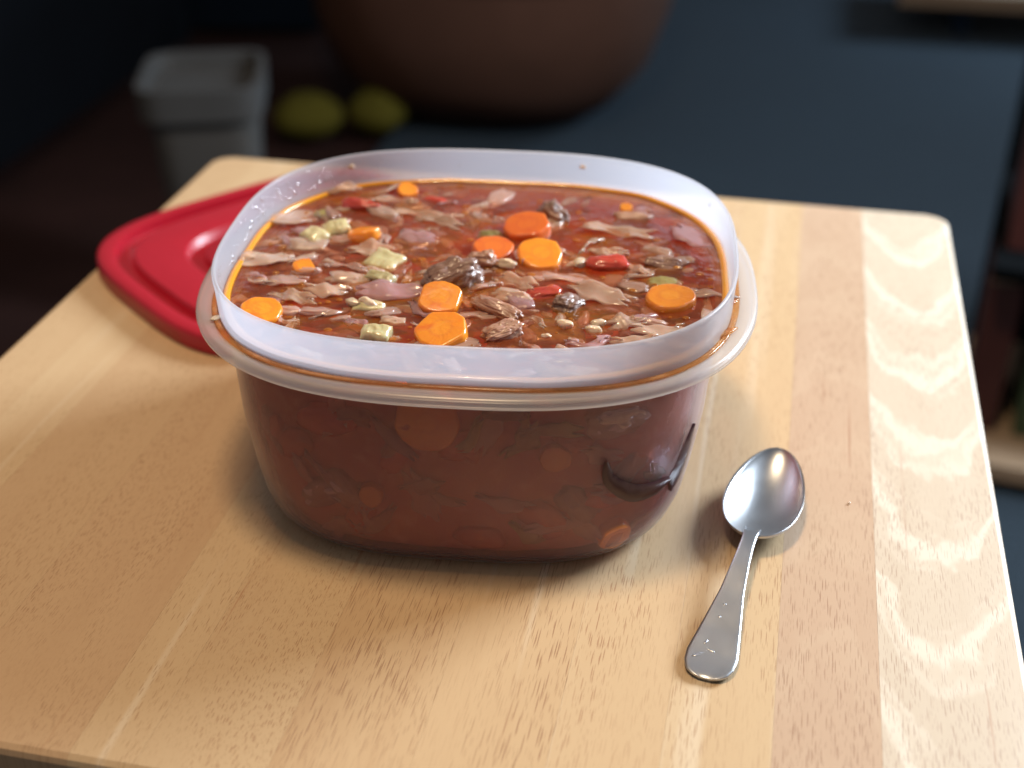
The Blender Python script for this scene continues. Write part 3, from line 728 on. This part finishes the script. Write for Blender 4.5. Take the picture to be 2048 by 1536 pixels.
# small shreds nobody can tell apart
rnd = random.Random(77); n_small = 0; tries = 0
lib_me = []
for k in range(24):
    if k % 5 < 3: V,F = lump_mesh(.0092, .0092*rnd.uniform(.35,.7), .0092*rnd.uniform(.16,.30), 300+k, .42, 2.5, .10, (22,12))
    else: V,F = shred_mesh(.010, .010*rnd.uniform(.25,.5), .0011, 300+k, .8, .6, rnd.uniform(.1,.4))
    mi = k % 7; lump = k % 5 < 3
    me = bpy.data.meshes.new('scrap'); me.from_pydata([tuple(v) for v in V],[],F); me.polygons.foreach_set('use_smooth',[True]*len(me.polygons))
    me.materials.append([M_cab,M_cab2,M_onion,M_cab,M_cab2,M_cab,M_beef_l][k%7]); lib_me.append((me, lump, mi))
big = [(on_plane(px,py,SOUP_Z), s) for px,py,s in used if s>.0125]
spots=[]
while n_small < 225 and tries < 20000:
    tries += 1
    x,y = rnd.uniform(-.087,.087), rnd.uniform(-.077,.077)
    if abs(x/.085)**2.8+abs(y/.0755)**2.8 > 1: continue
    if x>-.012 and y>.016 and rnd.random()<.72: continue
    p = TM @ Vector((x,y,SOUP_Z))
    if any((p-q).length < s*.42 for q,s in big): continue
    if any((p-q).length < .0046 for q in spots): continue
    spots.append(p)
    me_, lump_, mi_ = lib_me[rnd.randrange(len(lib_me))]
    kind_ = 'beef_scrap' if mi_ == 6 else ('onion_scrap' if mi_ == 2 else 'cabbage_scrap')
    o = bpy.data.objects.new(kind_, me_); COL.objects.link(o)
    s = rnd.choice((.6,.75,.9,1.05,1.25,1.5))*rnd.uniform(.85,1.15)
    deep = rnd.random() < .52
    o.scale=(s,s,s); o.location = p+Vector((0,0,rnd.uniform(-.0030,-.0010) if deep else rnd.uniform(-.0011,.0002)))
    tl = 7 if deep else 13
    o.rotation_euler=(R(rnd.uniform(-tl,tl+4)),R(rnd.uniform(-tl,tl)*.7),R(rnd.gauss(0,38)+(180 if rnd.random()<.5 else 0)))
    look_ = ['small pale','small pinkish','small purplish','small pale','small pinkish','small pale','small brown'][mi_]
    form_ = 'rounded bit' if lump_ else 'thin shred'
    food_ = kind_.split('_')[0]
    ci, ri = (0 if x < -.03 else 1 if x < .03 else 2), (0 if y > .025 else 1 if y > -.025 else 2)
    where_ = [['at the back left of the soup','at the left of the soup','at the front left of the soup'],['at the middle back of the soup','in the middle of the soup','at the middle front of the soup'],['at the back right of the soup','at the right of the soup','at the front right of the soup']][ci][ri]
    state_ = 'under the broth' if deep else 'above the broth'
    tag(o, f'{look_} {food_} {form_} {state_} {where_}', food_, f'{look_} {food_} {form_}s {where_}'); n_small += 1

# pieces pressed against the wall, seen through the plastic
def at_wall(kind, px, py, size, label, cat, group, depth=.0028, spin=0, mat=None, **kw):
    q = wall_hit(px, py); n = wall_normal(q)
    if kind=='carrot_slice': V,F = carrot_mesh(size/2,.005,int(px),kw.get('flats',1)); m=mat or M_carrot
    elif kind=='beef_chunk': V,F = lump_mesh(size,size*.6,size*.35,px*.01,.3,2.8,.2); m=mat or M_beef_l
    elif kind=='tomato_piece': V,F = lump_mesh(size,size*.6,size*.25,px*.01,.3,2.4,.05); m=mat or M_tom
    else: V,F = shred_mesh(size,size*kw.get('asp',.3),.0012,int(px),.6,.6); m=mat or M_cab
    o = mesh_obj(kind,V,F,m)
    o.location = TM @ (q - n*(W+depth))
    nw = TM.to_3x3() @ n
    o.rotation_euler = (nw.to_track_quat('Z','Y') @ Euler((0,0,R(spin))).to_quaternion()).to_euler()
    return tag(o,label,cat,group)
WG='pieces showing through the container wall'
at_wall('carrot_slice',852,852,.0225,'large carrot slice showing through the front wall under the flange','carrot',WG,depth=.0031)
at_wall('carrot_slice',1112,926,.0105,'small tilted carrot slice showing through the front wall right of centre','carrot',WG,depth=.0031)
at_wall('carrot_slice',738,1000,.0090,'small carrot slice low in the front wall on the left','carrot',WG,depth=.0031)
at_wall('carrot_slice',1236,1084,.0135,'carrot slice at the bottom of the front wall on the right','carrot',WG,depth=.0031)
at_wall('cabbage_shred',1010,1022,.0170,'pale leaf showing low in the middle of the front wall','cabbage',WG,depth=.0022,spin=-10,asp=.35,mat=M_cab2)
at_wall('cabbage_shred',612,975,.0190,'long pale streak of cabbage in the front wall at the left','cabbage',WG,depth=.0022,spin=-38,asp=.22,mat=M_cab2)
at_wall('cabbage_shred',700,1020,.0160,'pale shred beside the small carrot low in the left front wall','cabbage',WG,depth=.0022,spin=-30,asp=.2,mat=M_cab2)
at_wall('cabbage_shred',930,900,.0170,'faint shred in the middle of the front wall','cabbage',WG,depth=.0022,spin=40,asp=.25,mat=M_celery_d)
at_wall('cabbage_shred',1120,1065,.0200,'faint shred near the bottom of the front wall right of centre','cabbage',WG,depth=.0022,spin=8,asp=.2,mat=M_cab2)
at_wall('cabbage_shred',520,868,.0140,'faint shred in the wall under the left corner of the flange','cabbage',WG,depth=.0022,spin=-60,asp=.25,mat=M_cab2)
at_wall('tomato_piece',640,850,.0200,'dull red tomato patch under the flange on the left','tomato',WG,depth=.0034)
at_wall('tomato_piece',1200,1010,.0160,'dull red tomato patch below the polished crescent','tomato',WG,depth=.0034)
at_wall('beef_chunk',1240,850,.0200,'brown beef patch in the upper right of the front wall','beef',WG,depth=.0034)
at_wall('beef_chunk',1010,830,.0150,'brown beef patch under the flange right of the large carrot','beef',WG,depth=.0034,mat=M_beef)
at_wall('tomato_piece',960,1090,.0170,'dull red tomato patch at the bottom of the front wall','tomato',WG,depth=.0034)

rnd=random.Random(31)
for k in range(34):
    px,py=rnd.uniform(520,1340),rnd.uniform(835,1085)
    if wall_hit(px,py) is None: continue
    kd=rnd.choice(('cabbage_shred','cabbage_shred','beef_chunk','tomato_piece','cabbage_shred'))
    side_='left part' if px<800 else 'middle' if px<1080 else 'right part'
    hi_='upper' if py<950 else 'lower'
    fd_={'cabbage_shred':'cabbage','beef_chunk':'beef','tomato_piece':'tomato'}[kd]
    at_wall(kd,px,py,rnd.uniform(.010,.020),f'faint {fd_} piece in the {hi_} {side_} of the front wall',fd_,f'faint {fd_} pieces in the {hi_} {side_} of the front wall',depth=(.0020 if fd_=='cabbage' else .0036)+rnd.uniform(0,.0006),spin=rnd.uniform(-70,70),mat=rnd.choice((M_cab,M_cab2,M_onion,M_celery_d)) if fd_=='cabbage' else None,asp=rnd.uniform(.25,.6))

# spilled broth in the groove round the collar
t = NT('spilled_broth'); on = t.noise(t.coords('Object'), 70, 3)
tr=t.n('ShaderNodeBsdfTransparent'); tr.inputs[0].default_value=(1,.80,.55,1)
pr=t.principled((.66,.30,.11,1),.12,Specular_IOR_Level=.6); mx=t.n('ShaderNodeMixShader')
t.l(t.math('MULTIPLY',t.smooth(on,.25,.75),.75),mx.inputs[0]); t.l(tr.outputs[0],mx.inputs[1]); t.l(pr,mx.inputs[2]); M_spill=t.done(mx.outputs[0])
rs=[]
for k in range(6):
    a=2*math.pi*k/6; rs.append(even_ring(.0930+.0011*math.cos(a),.0833+.0011*math.cos(a),2.8,.0743+.0006*math.sin(a),CN))
V,F=loft(rs,closed=True)
sp=mesh_obj('spilled_broth',V,F,M_spill); sp.rotation_euler=(0,0,TH); tag(sp,'thin orange line of spilled broth in the groove round the container rim','broth')
# specks stuck on the inside of the rim
for px,py,s,lb in ((1166,334,.0026,'tiny tan food speck stuck inside the back rim'),(703,333,.0032,'tiny pale speck stuck inside the back left rim')):
    d=TMi.to_3x3()@cam_ray(px,py); p=TMi@Vector(cam.location); k=.3; ent=False
    while k<.8:
        q=p+d*k; ins=abs(q.x/.0909)**2.8+abs(q.y/.0811)**2.8<1
        if ins: ent=True
        if ent and not ins and q.z<.0885: break
        k+=.0003
    V,F=lump_mesh(s,s*.7,s*.6,px,.2,2,0,(12,8)); o=mesh_obj('food_speck',V,F,M_grain); o.location=TM@q; tag(o,lb,'crumb','specks on the rim')

for px,py,l,w,h,rz,mt,lb,ct_ in ((1447,668,.0150,.0026,.0016,52,M_spill,'reddish broth drip in the groove at the right of the flange','broth'),(1470,600,.0075,.0022,.0010,75,M_spill,'small broth smear on the right end of the flange','broth'),(736,744,.0062,.0026,.0020,-8,M_cab,'white food scrap stuck on the front of the collar above the flange','crumb'),(432,636,.0050,.0028,.0012,60,M_grain,'pale crumb on the left end of the flange','crumb')):
    V,F=lump_mesh(l,w,h,px*.1,.35,2.2,0,(20,10)); o=mesh_obj('broth_drip' if ct_=='broth' else 'food_scrap',V,F,mt); o.location=on_plane(px,py,.0748); o.rotation_euler=(0,0,R(rz)); tag(o,lb,ct_)
# glossy beads added inside the collar to imitate its ragged bright reflection
rnd=random.Random(12); V=[];F=[]
for _ in range(120):
    t_=R(rnd.gauss(160,20) if rnd.random()<.85 else rnd.uniform(20,200)); z=rnd.uniform(.0775,.0872); rr=rnd.choice((.0002,.0003,.0003,.0004,.0006))*rnd.uniform(.8,1.2)
    c=Vector((.0908*spow(math.cos(t_),2/2.8),.0810*spow(math.sin(t_),2/2.8),z)); c.x*=.998; c.y*=.998
    nrm=Vector((-c.x/.0908**2,-c.y/.081**2,0)).normalized(); sx=nrm.cross(Vector((0,0,1))); b0=len(V); m=8
    for k,h in ((1.0,0),(.7,.6),(.25,.85)):
        for i in range(m):
            a=2*math.pi*i/m; V.append(c+sx*rr*k*math.cos(a)+Vector((0,0,1))*rr*k*1.4*math.sin(a)+nrm*rr*h*.7)
    for q in range(2):
        for i in range(m): F.append((b0+q*m+i,b0+q*m+(i+1)%m,b0+(q+1)*m+(i+1)%m,b0+(q+1)*m+i))
    F.append(tuple(range(b0+2*m,b0+3*m)))
t=NT('glint_bead'); tr=t.n('ShaderNodeBsdfTransparent'); gl=t.n('ShaderNodeBsdfGlossy'); gl.inputs['Roughness'].default_value=.05
mx=t.n('ShaderNodeMixShader'); mx.inputs[0].default_value=.35; t.l(tr.outputs[0],mx.inputs[1]); t.l(gl.outputs[0],mx.inputs[2]); M_glint=t.done(mx.outputs[0])
o=mesh_obj('glint_beads',V,F,M_glint,ct); o['kind']='stuff'

# ------------------------------------------------------------------ red lid
t=NT('red_plastic'); nn=t.noise(t.coords(),180,3)
M_red=t.done(t.principled(t.mix(nn,(.36,.006,.018,1),(.43,.009,.023,1)),.34,t.bump(nn,.06,.001),Specular_IOR_Level=.5,Subsurface_Weight=.1,Subsurface_Scale=.002))
lid=empty('container_lid',(-.126,.137,0),(0,0,R(52))); tag(lid,'red plastic container lid lying on the table behind the container','lid')
LA,LB,LN=.0900,.0825,3.5
def lr(d,z,n=LN): return even_ring(LA-d,LB-d,n,z,128)
V,F=loft([lr(.0006,0.00040),lr(0,.0010),lr(.0004,0.00739),lr(.0009,0.00840),lr(.0020,0.00890),lr(.0076,0.00890),lr(.0084,0.00857),lr(.0088,0.00370)])
mesh_obj('skirt',V,F,M_red,lid,sharp=50)
V,F=loft([lr(.0088,0.00370),lr(.0094,0.00302),lr(.0150,0.00302),lr(.0156,0.00353),lr(.0160,0.00756),lr(.0168,0.00815),lr(.0175,0.00823),lr(.0370,0.00823,3.2),lr(.0378,0.00806,3.2),lr(.0384,0.00756,3.2),lr(.0388,0.00386,3.2),lr(.0394,0.00336,3.2),lr(.0450,0.00336,3.1),lr(.0456,0.00386,3.1),lr(.0460,0.00773,3.1),lr(.0468,0.00823,3.1),lr(.070,0.00823,2.6)],False,True)
mesh_obj('panel',V,F,M_red,lid,sharp=50)

# ------------------------------------------------------------------ teaspoon
t=NT('brushed_steel'); c=t.coords('Object',(900,30,900)); nn=t.noise(c,1.0,4); n2=t.noise(t.coords(),90,4)
rg=t.math('ADD',t.math('MULTIPLY',n2,.12),.25)
M_steel=t.done(t.principled((.56,.58,.61,1),rg,t.bump(t.math('ADD',t.math('MULTIPLY',nn,.7),t.math('MULTIPLY',n2,.15)),.05,.0005),Metallic=1.0))
tipP=Vector((.1155,-.0010,0)); endP=Vector((.0978,-.1182,0)); 
ax=(tipP-endP).normalized(); ang=math.atan2(ax.y,ax.x)
spn=empty('teaspoon',(endP.x,endP.y,0),(0,0,ang-math.pi/2)); tag(spn,'worn steel teaspoon lying on the table right of the container','spoon')
LT=(tipP-endP).length; BL=.0530; y0=LT-BL
# bowl: egg outline, rim height, depth
def half_w(u):   # u 0 at the neck, 1 at the tip
    return .0142*math.sqrt(max(0,1-(2*u-1)**2))*(1-.26*(u-.42))
NU,NVv=40,24; V=[];F=[]
def bowl_z(u,v,s):
    rim=.0080+.0014*(1-u)**2+.0038*u*u
    dep=.0068*((1-v*v)*max(0,1-(2*u-1)**2))**.72
    th=.0011 if s else 0
    return rim-dep-th*(1 if abs(v)<.99 else .6)
for s in (0,1):
    for i in range(NU+1):
        u=.5-.5*math.cos(math.pi*i/NU); w=half_w(u) if 0<i<NU else .0006
        if u<.06: w=max(w,.0026)
        for j in range(NVv+1):
            v=-1+2*j/NVv; V.append((w*v,y0+u*BL,max(.0003,bowl_z(u,v,s))))
st=NVv+1;o_=(NU+1)*st
for i in range(NU):
    for j in range(NVv):
        a=i*st+j; F.append((a,a+1,a+st+1,a+st)); F.append((o_+a,o_+a+st,o_+a+st+1,o_+a+1))
    F.append((i*st,(i+1)*st,o_+(i+1)*st,o_+i*st)); a=i*st+NVv; F.append((a,o_+a,o_+a+st,a+st))
for j in range(NVv): F.append((j,o_+j,o_+j+1,j+1)); a=NU*st+j; F.append((a,a+1,o_+a+1,o_+a))
mesh_obj('bowl',V,F,M_steel,spn)
# handle
HY=[0,.0006,.0022,.0055,.010,.021,.037,.049,.058,.064,y0+.0035]
HW=[.0022,.0044,.0065,.0080,.0083,.0066,.0041,.0031,.0026,.0026,.0030]
HZ=[.0012,.0013,.0014,.0016,.0020,.0034,.0060,.0082,.0092,.0094,.0091]
HT=[.0010,.0013,.0015,.0016,.0016,.0016,.0018,.0022,.0025,.0025,.0014]
rs=[]; K=40
for i in range(K+1):
    y=(y0+.0035)*(i/K)**1.7; w=interp(y,HY,HW); z=interp(y,HY,HZ); h=interp(y,HY,HT)
    ringp=[]
    for k in range(20):
        a=2*math.pi*k/20; ringp.append((w*spow(math.cos(a),.62),y,z+h*.5*spow(math.sin(a),.75)+.0005*(math.cos(a)**2)*(1 if math.sin(a)>=0 else .3)))
    rs.append(ringp)
V,F=loft(rs,True,True); hd=mesh_obj('handle',V,F,M_steel,spn)
# worn relief on the handle end
for k,(x,y,l,w,rz) in enumerate(((-.0036,.009,.0062,.0012,40),(-.0012,.0115,.0042,.0010,-20),(-.0030,.0145,.0030,.0009,75),(-.0014,.0255,.0013,.0012,0),(-.0010,.0310,.0012,.0010,20))):
    V,F=lump_mesh(l,w,.0004,k+2,.25,2,0,(14,8)); o=mesh_obj('relief',V,F,M_steel,hd); o.location=(x,y,interp(y,HY,HZ)+interp(y,HY,HT)*.5-.0001); o.rotation_euler=(0,0,R(rz))
# crumb on the table
p=on_plane(1698,1008,0); V,F=lump_mesh(.0011,.0009,.0008,5,.2,2,0,(8,6)); o=mesh_obj('crumb',V,F,M_grain); o.location=p+Vector((0,0,.0004)); tag(o,'tiny white crumb on the table right of the spoon','crumb')
